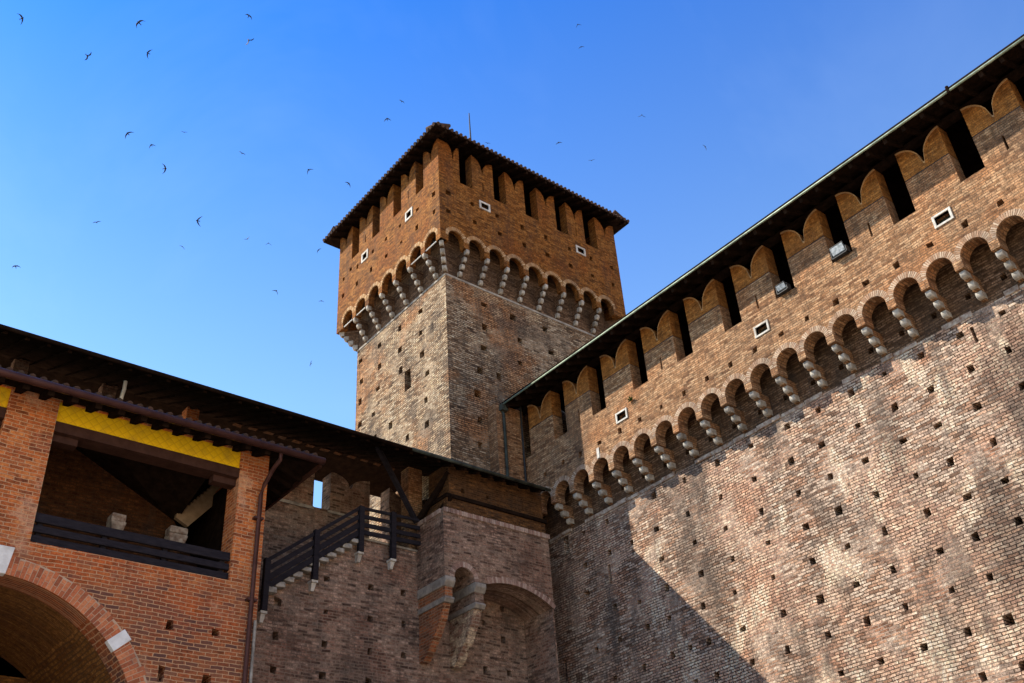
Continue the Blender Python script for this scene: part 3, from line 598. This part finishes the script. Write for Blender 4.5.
# ------------------------------------------------------------------ the projecting bay in the corner
by = empty('wall_bay', (17, 21.6, 8.1), 'brick bay projecting from the inner corner on two big brackets and a low arch', 'bay')
BX0, BX1, BY = 15.12, 18.9, 21.0
def arc3(p, q, r, n):
    (ax, ay), (bx, by_), (cx, cy_) = p, q, r
    d = 2 * (ax * (by_ - cy_) + bx * (cy_ - ay) + cx * (ay - by_))
    ux = ((ax * ax + ay * ay) * (by_ - cy_) + (bx * bx + by_ * by_) * (cy_ - ay) + (cx * cx + cy_ * cy_) * (ay - by_)) / d
    uy = ((ax * ax + ay * ay) * (cx - bx) + (bx * bx + by_ * by_) * (ax - cx) + (cx * cx + cy_ * cy_) * (bx - ax)) / d
    R = math.hypot(ax - ux, ay - uy); a0 = math.atan2(ay - uy, ax - ux); a1 = math.atan2(cy_ - uy, cx - ux)
    return (ux, uy, R, a0, a1), [(ux + R * math.cos(a0 + (a1 - a0) * i / n), uy + R * math.sin(a0 + (a1 - a0) * i / n)) for i in range(n + 1)]
big, arcb = arc3((16.58, 10.12), (17.66, 10.24), (18.9, 9.80), 20)
low = [(BX0, 10.1), (15.44, 10.1)] + [(15.77 - .33 * math.cos(math.pi * i / 14), 10.1 + .36 * math.sin(math.pi * i / 14)) for i in range(1, 14)] + [(16.1, 10.1)] + arcb
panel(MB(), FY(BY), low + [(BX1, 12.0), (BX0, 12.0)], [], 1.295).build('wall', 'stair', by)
mb = MB(); voussoirs(mb, FY(BY), 15.77, 10.1, .34, .49, 17, clip=.9); mb.build('arch_ring', 'ring_brown', by)
mb = MB(); voussoirs(mb, FY(BY), big[0], big[1], big[2] + .005, big[2] + .17, 34, clip=9e9 if False else 1e6, a0=big[4], a1=big[3]); mb.build('arch_ring', 'ring_brown', by)
mb = MB(); x = BX0 + .01
while x < BX1: mb.cur = (random.random(), 0, 0); mb.box(x, x + .062, BY - .03 - random.random() * .01, BY + .1, 11.93, 12.06 + random.random() * .012); x += .075
y = BY + .12
while y < 22.2: mb.cur = (random.random(), 0, 0); mb.box(BX0 - .03, BX0 + .1, y, y + .062, 11.93, 12.06); y += .075
mb.build('soldier_course', 'ring_brown', by)
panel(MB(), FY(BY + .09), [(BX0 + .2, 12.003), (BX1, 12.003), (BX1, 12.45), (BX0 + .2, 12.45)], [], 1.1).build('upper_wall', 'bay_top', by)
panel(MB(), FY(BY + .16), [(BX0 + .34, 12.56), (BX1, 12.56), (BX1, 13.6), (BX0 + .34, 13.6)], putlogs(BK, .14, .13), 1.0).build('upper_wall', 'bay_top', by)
MB().box(BX0 + .16, BX1 + .05, BY + .03, BY + .9, 12.453, 12.557).build('beam', 'roofwood', by)
MB().beam((BX0 + .1, 22.28, 11.4), (BX0 + .3, 21.0, 12.5), .12, .14).build('brace', 'roofwood', by)
MB().box(18.84, 18.897, BY + .02, 22.29, GROUND, 9.82).build('pier', 'stair', by)
MB().box(18.55, 18.9, BY + .2, BY + .7, 12.6, 13.5).build('shutter', 'wood', by)
def bracket(x0, x1, mat, tone):
    r = empty('bracket', (0, 0, 0)); r.parent = by
    fn = lambda u, v, d: (d, u, v)
    MB().prism([(22.31, 8.12), (22.31, 9.40), (21.14, 9.40), (21.30, 9.02), (21.34, 9.0), (21.60, 8.62), (21.65, 8.6), (21.95, 8.25), (22.14, 8.12)], fn, x0 + .02, x1 - .03).build('bracket_body', mat, r)
    MB().prism([(22.31, 9.403), (22.31, 9.55), (21.02, 9.55), (21.0, 9.5), (21.06, 9.403)], fn, x0 - .02, x1 + .01).build('bracket_stone', 'stone_dark', r, .012)
    MB().prism([(22.31, 9.553), (22.31, 9.83), (21.06, 9.83), (21.06, 9.553)], fn, x0 + .01, x1 - .02).build('bracket_body', 'bracket' if tone else 'stair', r)
    MB().prism([(22.31, 9.833), (22.31, 10.095), (20.97, 10.095), (20.96, 9.97), (21.05, 9.833)], fn, x0 - .03, x1 + .03).build('bracket_stone', 'stone_dark', r, .02)
    return r
bracket(BX0 + .03, 15.42, 'bracket', 1); bracket(16.13, 16.45, 'bracket_pale', 0)
under(by)
for r in [c for c in by.children if c.type == 'EMPTY']: r.matrix_parent_inverse = Matrix.Translation(-by.location)

# ------------------------------------------------------------------ long roof over the wall walk
wr = empty('wall_walk_roof', (6, 23, 13.3), 'long dark timber and tile roof above the stair, lit brick posts under its eave', 'roof')
EY, EZ, ES = 20.7, 13.30, .44; RY = 24.6
zf = lambda y: EZ + ES * (y - EY)
mb = MB()
X0, X1 = -8, 18.68
mb.hexa([(X0, EY, EZ), (X0, RY, zf(RY)), (X0, RY, zf(RY) + .1), (X0, EY, EZ + .07)], [(X1, EY, EZ), (X1, RY, zf(RY)), (X1, RY, zf(RY) + .1), (X1, EY, EZ + .07)])
mb.hexa([(X0, RY, zf(RY)), (X0, 26.1, 14.72), (X0, 26.1, 14.8), (X0, RY, zf(RY) + .1)], [(16.6, RY, zf(RY)), (16.6, 26.1, 14.72), (16.6, 26.1, 14.8), (16.6, RY, zf(RY) + .1)])
rr = mb.build('roof_deck', 'roofwood', wr)
ra = MB().beam((0, EY + .04, EZ - .025), (0, RY - .05, zf(RY - .05) - .025), .09, .06).build('rafter', 'roofwood', wr); ra.location = (X0 + .3, 0, 0)
i = 1
while X0 + .3 + .46 * i < X1 - .1: o = copy_at(ra, (0, 0, 0)); o.location = (X0 + .3 + .46 * i, 0, 0); i += 1
MB().tube([(X0, EY - .06, EZ + .02), (13.85, EY - .06, EZ + .02)], .055, 10).build('gutter', 'roofwood', wr, smooth=True)
MB().tube([(13.85, EY - .08, EZ + .03), (X1 + .12, EY - .08, EZ + .03)], .05, 10).build('gutter', 'copper_dark', wr, smooth=True)
for x in (-3.6, 0.0, 2.15, 4.4, 6.62, 8.92):
    MB().box(x - .18, x + .18, 24.0, 24.36, 12.705, zf(24.0) - .01, .008).build('post', 'stair' if x != 8.92 else 'red', wr, .01)
MB().prism([(15.02, 11.27), (15.48, 11.27), (15.50, 13.95), (15.02, 13.95)], FY(22.55), 0, .4).build('post', 'parapet', wr)
for i in range(12):
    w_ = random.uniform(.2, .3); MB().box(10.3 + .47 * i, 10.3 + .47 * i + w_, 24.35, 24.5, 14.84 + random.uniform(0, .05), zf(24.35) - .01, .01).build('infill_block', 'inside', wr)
MB().beam((13.35, 21.6, 13.72), (15.05, 22.2, 12.05), .11, .13).build('strut', 'wood', wr)
MB().beam((15.1, 22.2, 12.1), (15.5, 21.2, 13.3), .12, .14).build('strut', 'roofwood', wr)
under(wr)
mb = MB(); mb.tube([(6.30, 22.0, 12.55), (6.33, 21.9, 13.05), (6.36, 21.85, 13.4), (6.36, 21.85, 13.62)], .045, 8)
o = mb.build('flue_pipe', 'rod'); o['label'] = 'short bent grey pipe rising beside a brick post above the brown gutter'; o['category'] = 'pipe'

# ------------------------------------------------------------------ red brick loggia building on the left
FYL = 20.0
lg = empty('loggia_building', (4, 21, GROUND), 'red brick building with an open railed loggia over a wide round arch', 'building')
ac, az, arr = 4.08, 4.58, 3.10
arch = [(ac - arr, GROUND - .001)] + [(ac - arr, az)] + [(ac - arr * math.cos(math.pi * i / 40), az + arr * math.sin(math.pi * i / 40)) for i in range(1, 40)] + [(ac + arr, az), (ac + arr, GROUND - .001)]
OX0, OX1, OZ0, OZ1 = 4.57, 8.70, 8.40, 11.56
outer = [(-6, GROUND), (ac - arr, GROUND)] + arch[1:-1] + [(ac + arr, GROUND), (9.40, GROUND), (9.40, 11.62), (-6, 11.62)]
hb = [([(OX0, OZ0), (OX1, OZ0), (OX1, OZ1), (OX0, OZ1)], None), ([(-.5, OZ0), (3.6, OZ0), (3.6, OZ1), (-.5, OZ1)], None)]
hh = putlogs(LB, .17, .18); hh.append((rect(7.47, 6.24, .13, .32), .25))
panel(MB(), FY(FYL), outer, hb + hh, .6).build('facade', 'red', lg)
mb = MB(); mb.box(9.0, 9.399, FYL + .603, 24.0, GROUND, 11.4); mb.build('side_wall', 'red', lg)
mb = MB()
mb.cur = (0, 1, 0); N_ = 60
pts = [(ac + r * math.cos(math.pi * i / N_), az + r * math.sin(math.pi * i / N_)) for r in (arr + .002, arr + .37) for i in range(N_ + 1)]
mb.add([FY(FYL - .004)(u, v, 0) for u, v in pts], [(i, i + 1, i + N_ + 2, i + N_ + 1) for i in range(N_)])
voussoirs(mb, FY(FYL), ac, az, arr + .002, arr + .37, 112, clip=9e9, proud=.010, split=True, gap=.16); mb.build('arch_ring', 'ring_red', lg)
mb = MB(); mb.prism([(3.74, 7.66), (4.25, 7.66), (4.32, 8.20), (3.66, 8.20)], FY(FYL), -.07, .1); mb.build('keystone', 'limestone', lg, .012)
for sgn in (1, -1):
    a = math.atan2(2.18, 2.47); mb = MB(); q = []
    for t_, r in ((a - .04, arr - .005), (a + .04, arr - .005), (a + .035, arr + .41), (a - .035, arr + .41)): q.append((ac + sgn * r * math.cos(t_), az + r * math.sin(t_)))
    mb.prism(q, FY(FYL), -.04, .1); mb.build('arch_stone', 'limestone', lg, .01)
# portico vault behind the arch, walls and floors inside
mb = MB(); n_ = 40; V = []
for yy in (FYL + .6, 24.0):
    V += [(ac + (arr + .003) * math.cos(math.pi * i / n_), yy, az + (arr + .003) * math.sin(math.pi * i / n_)) for i in range(n_ + 1)]
mb.add(V, [(i, i + 1, i + n_ + 2, i + n_ + 1) for i in range(n_)]); mb.box(ac - arr - .3, ac + arr + .3, 24.0, 24.4, GROUND, 8.0); mb.box(ac + arr + .003, 9.0, FYL + .6, 24.0, GROUND, 7.8); mb.box(-6, ac - arr - .003, FYL + .6, 24.0, GROUND, 7.8)
mb.build('portico_vault', 'soffit', lg)
mb = MB(); mb.box(-6, 9.0, FYL + .6, 23.9, 7.85, 8.05); mb.build('loggia_floor', 'stone_dark', lg)
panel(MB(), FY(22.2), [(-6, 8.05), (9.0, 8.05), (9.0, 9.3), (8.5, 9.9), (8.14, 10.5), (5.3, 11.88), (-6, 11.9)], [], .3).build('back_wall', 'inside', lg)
MB().box(-6, 9.0, 23.5, 23.8, 8.05, 12.4).build('rear_wall', 'roofwood', lg)
MB().box(8.955, 8.997, FYL + .62, 23.45, 8.06, 11.3).build('shade_sheet', 'roofwood', lg)  # dark sheet added over the side wall to stand for the loggia's inner shade
mb = MB(); zc = lambda x: 10.52 + (8.14 - x) * .486
mb.hexa([(8.22, FYL + .65, 11.05), (8.22, 22.5, 10.47), (5.2, 22.5, 11.93), (5.2, FYL + .65, 11.75)], [(8.22, FYL + .65, 11.15), (8.22, 22.5, 10.57), (5.2, 22.5, 12.03), (5.2, FYL + .65, 11.85)]); cl_ = mb.build('ceiling', 'roofwood', lg)
mb = MB(); top = []; nseg = 14
for i in range(nseg):
    s0 = i / nseg; u = 8.10 + 1.05 * s0; v = 10.50 + 1.28 * s0; top += [(u, v + .02), (u + .02, v + .13)]
mb.prism([(8.42, 10.36), (9.38, 11.52)] + [(9.2, 11.83)] + list(reversed(top)), FY(22.02), 0, .12); mb.build('verge_board', 'paletimber', lg)
for x0, x1 in ((6.35, 6.87), (7.68, 8.30)):
    mb = MB(); z0 = 9.66; x0 += .1; x1 -= .06
    mb.hexa([(x0 + .05, 21.47, z0), (x1 - .05, 21.47, z0), (x1 - .05, 21.73, z0), (x0 + .05, 21.73, z0)], [(x0, 21.42, z0 + .2), (x1, 21.43, z0 + .21), (x1, 21.78, z0 + .2), (x0, 21.78, z0 + .2)])
    mb.box(x0 + .01, x1 - .02, 21.43, 21.77, z0 + .205, z0 + .37, .012); c_ = mb.build('capital', 'plaster', lg, .03)
    mb = MB(); mb.tube([((x0 + x1) / 2, 21.6, 8.05), ((x0 + x1) / 2, 21.6, z0)], .12, 16); mb.build('column', 'inside', lg, smooth=True)
for a, b_ in ((OX0, OX1), (-.5, 3.6)):
    MB().box(a, b_, FYL + .06, FYL + .12, 11.1, OZ1).build('valance', 'yellow', lg)
    MB().box(a, b_, FYL + .03, FYL + .45, 10.86, 11.097).build('beam', 'beam', lg)
    for x0 in (a, b_ - .55): MB().box(x0, x0 + .55, FYL + .16, FYL + .4, 10.70, 10.857).build('beam_bracket', 'beam', lg)
    for z0, z1 in ((8.43, 8.58), (8.65, 8.79), (8.86, 9.05)): MB().box(a, b_, FYL + .07, FYL + .14, z0, z1).build('rail', 'wood', lg, .01)
    for k in range(4): MB().box(a + .1 + (b_ - a - .3) * k / 3, a + .2 + (b_ - a - .3) * k / 3, FYL + .141, FYL + .24, OZ0, 9.04).build('rail_post', 'wood', lg)
# roof with hipped end
GY, GZ, GS, GX = 19.2, 11.30, .36, 10.34
zg = lambda y: GZ + GS * (y - GY)
mb = MB(); yb = 23.8; dx = yb - GY
b = [(-8, GY, GZ), (GX, GY, GZ), (GX - dx, yb, zg(yb)), (-8, yb, zg(yb)), (GX, yb, GZ)]; t = [(x, y, z + .1) for x, y, z in b]
mb.add(b + t, [(0, 1, 2, 3), (1, 4, 2), (5, 6, 7, 8), (6, 9, 7), (0, 1, 6, 5), (1, 4, 9, 6), (3, 2, 7, 8), (2, 4, 9, 7), (0, 3, 8, 5)])
roof = mb.build('roof', 'roofwood', lg)
ra = MB().beam((0, GY + .04, GZ - .05), (0, FYL - .02, zg(FYL) - .06), .13, .13).build('rafter', 'roofwood', roof); ra.location = (-7.8, 0, 0)
i = 1
while -7.8 + .48 * i < GX - .9: o = copy_at(ra, (0, 0, 0)); o.location = (-7.8 + .48 * i, 0, 0); i += 1
rb = MB().beam((9.42, 0, GZ + .92 * GS - .06), (GX - .04, 0, GZ - .05), .1, .12).build('rafter', 'roofwood', roof); rb.location = (0, GY + .9, 0)
for i in range(1, 6): o = copy_at(rb, (0, 0, 0)); o.location = (0, GY + .9 + .5 * i, 0)
MB().box(GX - .03, GX + .03, GY, yb, GZ - .09, GZ + .12).build('verge', 'beam', lg)
mb = MB(); x = -7.9
while x < GX: mb.tube([(x, GY - .06, GZ + .13), (x, GY + .6, GZ + .13 + .66 * GS)], .07, 8); x += .22
mb.build('tile_edge', 'tile', lg)
MB().tube([(-8, GY - .09, GZ + .02), (GX + .03, GY - .09, GZ + .02)], .085, 12).build('gutter', 'gutter', lg, smooth=True)
MB().tube([(9.28, GY - .06, GZ), (9.28, GY - .03, GZ - .2), (9.26, 19.45, 10.98), (9.24, 19.82, 10.72), (9.22, 19.9, 10.5), (9.2, 19.9, 6.0), (9.2, 19.9, GROUND)], .05, 10).build('downpipe', 'gutter', lg, smooth=True)
MB().tube([(9.35, 19.94, 7.6), (9.35, 19.94, GROUND)], .035, 8).build('cable_pipe', 'stone', lg)
for k in range(3): MB().box(9.1, 9.32, 19.86, 20.0, 9.9 - 1.9 * k, 9.95 - 1.9 * k).build('pipe_clip', 'gutter', lg)
under(lg)
for o in (roof,): o.matrix_parent_inverse = Matrix.Translation(-lg.location)

# ------------------------------------------------------------------ a weed growing from the wall
def weed(loc, n, size, label):
    mb = MB()
    for i in range(n):
        a = random.uniform(-1.2, 1.2); up = random.uniform(-.3, .9); L = size * random.uniform(.5, 1); d = Vector((-random.uniform(.3, 1), a, up)).normalized(); s_ = d.cross(Vector((0, 0, 1))).normalized() * L * .16
        p = d * L * .25; q = d * L
        mb.add([(0, 0, 0), tuple(p + s_), tuple(q), tuple(p - s_)], [(0, 1, 2, 3)])
    o = mb.build('weed', 'leaf'); o.location = loc; o['label'] = label; o['category'] = 'weed'
weed((19.29, 17.32, 14.95), 26, .2, 'small green weed growing from the parapet above the lowest white framed window')

# ------------------------------------------------------------------ swifts
BIRDS = [[2.7,31.0,33.9],[6.3,28.1,33.3],[5.3,31.0,33.5],[7.0,28.7,32.6],[12.3,32.6,42.8],[9.7,25.4,32.0],[8.1,33.8,33.1],[16.5,53.3,54.5],[12.9,47.6,46.5],[10.0,34.1,32.3],[16.8,42.8,44.1],[19.0,38.4,40.5],[20.5,36.5,38.8],[9.6,42.5,35.0],[11.0,31.9,28.2],[17.4,52.6,43.9],[20.4,49.3,43.7],[24.5,55.2,49.3],[24.4,47.1,43.1],[7.1,46.2,33.5],[20.0,43.4,35.6],[29.3,55.6,46.2],[25.9,50.1,36.4],[32.8,29.3,53.7],[33.8,30.2,53.1],[29.0,44.2,57.4],[23.8,37.9,47.0],[33.5,33.0,46.5],[33.9,30.8,43.4],[31.7,24.7,40.7],[38.1,25.5,42.6],[35.4,42.3,55.2]]
#      wing-axis angle in degrees, pitch seen (1 = spread flat to the eye, 0 = edge on), flight side
POSE = [(-65, .9, 1), (42, .8, 1), (50, .9, -1), (62, .6, 1), (-25, .8, 1), (38, .6, -1), (42, .6, 1), (-5, .2, 1), (30, .7, 1), (-85, .9, 1), (-22, .4, 1), (42, .6, 1), (-38, .7, 1), (18, .4, 1), (78, .7, 1), (-36, .2, 1), (25, .4, -1), (0, .3, 1), (50, .5, 1), (15, .8, 1), (-30, .6, 1), (0, .4, 1), (75, .4, 1), (22, .4, 1), (15, .4, 1), (-25, .5, 1), (12, .8, 1), (15, .5, 1), (8, .15, 1), (0, .2, -1), (-55, .3, 1), (-12, .3, 1)]
BL = ['dark swift with hooked wings, topmost in the far left corner of the sky', 'dark swift banking, topmost of the two left of the upper sky gap', 'swift shaped like an open V, alone near the left edge in the upper sky', 'steeply banking swift just below another one in the upper left sky',
 'dark swift with a short tail, near the top edge above the tower roof left', 'slanting swift right below the one at the top edge, left of the tower', 'swift slanting upward, leftmost of a loose band of four halfway up the sky', 'tiny flat speck of a swift, right end of the loose band of four',
 'small hooked swift in the middle of the loose band of four', 'swift flying right with swept wings, lowest of the loose band of four', 'small faint swift alone midway between the left band and the tower eave', 'swift slanting upward, alone to the upper left of the tower eave',
 'small hooked swift nearest the left slope of the tower roof', 'flat little swift alone in the left sky, above the lowest left one', 'swift flying upright, in the open sky left of the tower middle', 'thin edge-on swift below the upright one left of the tower',
 'small swift, left one of a close pair left of the tower battlements', 'tiny swift, right one of a close pair left of the tower battlements', 'small swift close beside the left tower wall below the eave', 'swift alone at the left edge, lowest on that side of the sky',
 'small swift left of the tower arches, above the long dark roof', 'tiny pale swift nearest the left end of the tower arches', 'upright swift lowest of all, between the long roof and the tower shaft', 'dark swift at the top edge right of the tower, upper of a pair',
 'dark swift near the top edge right of the tower, lower of a pair', 'small swift above the tower roof peak on its left side', 'fork-tailed swift nearest the peak of the tower roof on its left', 'dark swift with drooping wings above the right slope of the tower roof',
 'long thin edge-on swift over the right end of the tower roof', 'small flat swift in the open sky between tower and long wall', 'small swift farthest right in the sky, nearest the long wall roof', 'tiny swift just clearing the tower roof beside the lightning rod']
def swift_mesh(name, dihedral, sweep):
    V = []; F = []
    # body: rings along the flight axis (+Y = head)
    st = [(.085, .006, .006), (.07, .018, .017), (.04, .029, .027), (0, .031, .028), (-.04, .023, .02), (-.08, .012, .01)]
    for y, rx, rz in st: V += [(rx * math.cos(math.pi * k / 4), y, rz * math.sin(math.pi * k / 4)) for k in range(8)]
    for i in range(len(st) - 1):
        for k in range(8):
            if i == 2 and k in (7, 3): continue
            F.append((i * 8 + k, i * 8 + (k + 1) % 8, (i + 1) * 8 + (k + 1) % 8, (i + 1) * 8 + k))
    F.append(tuple(range(8)))
    def loft(root, secs):
        prev = root
        for s in secs:
            k = len(V); V.extend(s); F.extend([(prev[j], prev[(j + 1) % 4], k + (j + 1) % 4, k + j) for j in range(4)]); prev = [k + j for j in range(4)]
        F.append(tuple(prev))
    for sg, root in ((1, [23, 16, 24, 31]), (-1, [20, 19, 27, 28])):
        secs = []
        for x, ch, yo, th in ((.06, .075, .02, .008), (.12, .062, .02 - .02 * sweep, .006), (.17, .046, -.02 * sweep - .02, .005), (.225, .014, -.10 * sweep - .02, .003)):
            z = dihedral * x * (1 - x * 1.2); a = (sg * x, yo + ch / 2, z - th); b = (sg * x, yo + ch / 2, z + th); c = (sg * x, yo - ch / 2, z + th); d = (sg * x, yo - ch / 2, z - th)
            secs.append([a, b, c, d])
        loft(root, secs)
    base = (len(st) - 1) * 8
    for sg in (1, -1):                   # forked tail
        k = len(V); V.extend([(0, -.075, .004), (sg * .012, -.075, .003), (sg * .032, -.16, 0), (sg * .004, -.115, 0), (0, -.075, -.004), (sg * .012, -.075, -.003)])
        F.extend([(k, k + 1, k + 2, k + 3), (k + 4, k + 3, k + 2, k + 5), (k + 1, k + 5, k + 2), (k, k + 3, k + 4), (k, k + 4, k + 5, k + 1)])
    F.append(tuple(base + k for k in range(7, -1, -1)))
    me = bpy.data.meshes.new(name); me.from_pydata(V, [], F); me.materials.append(M['bird']); return me
SWM = [swift_mesh('swift_body', .25, 1.0), swift_mesh('swift_body', -.35, 1.2), swift_mesh('swift_body', .8, .8)]
for i, (p, (ang, flat, side), lab) in enumerate(zip(BIRDS, POSE, BL)):
    o = bpy.data.objects.new('swift', SWM[i % 3]); COL.objects.link(o)
    a = math.radians(ang); wing = R0 * math.cos(a) + R1 * math.sin(a); fwd = (R1 * math.cos(a) - R0 * math.sin(a)) * side; toward = -Vector(p).normalized()
    tl_ = math.acos(max(-1, min(1, flat))); f2 = (fwd * math.cos(tl_) + toward * math.sin(tl_)).normalized(); x = (wing - f2 * wing.dot(f2)).normalized(); z = x.cross(f2)
    m4 = Matrix(((x.x, f2.x, z.x, p[0]), (x.y, f2.y, z.y, p[1]), (x.z, f2.z, z.z, p[2]), (0, 0, 0, 1))) @ Matrix.Scale(random.uniform(.88, 1.05), 4); o.matrix_world = m4
    o['label'] = lab; o['category'] = 'bird'; o['group'] = 'swifts flying over the castle'
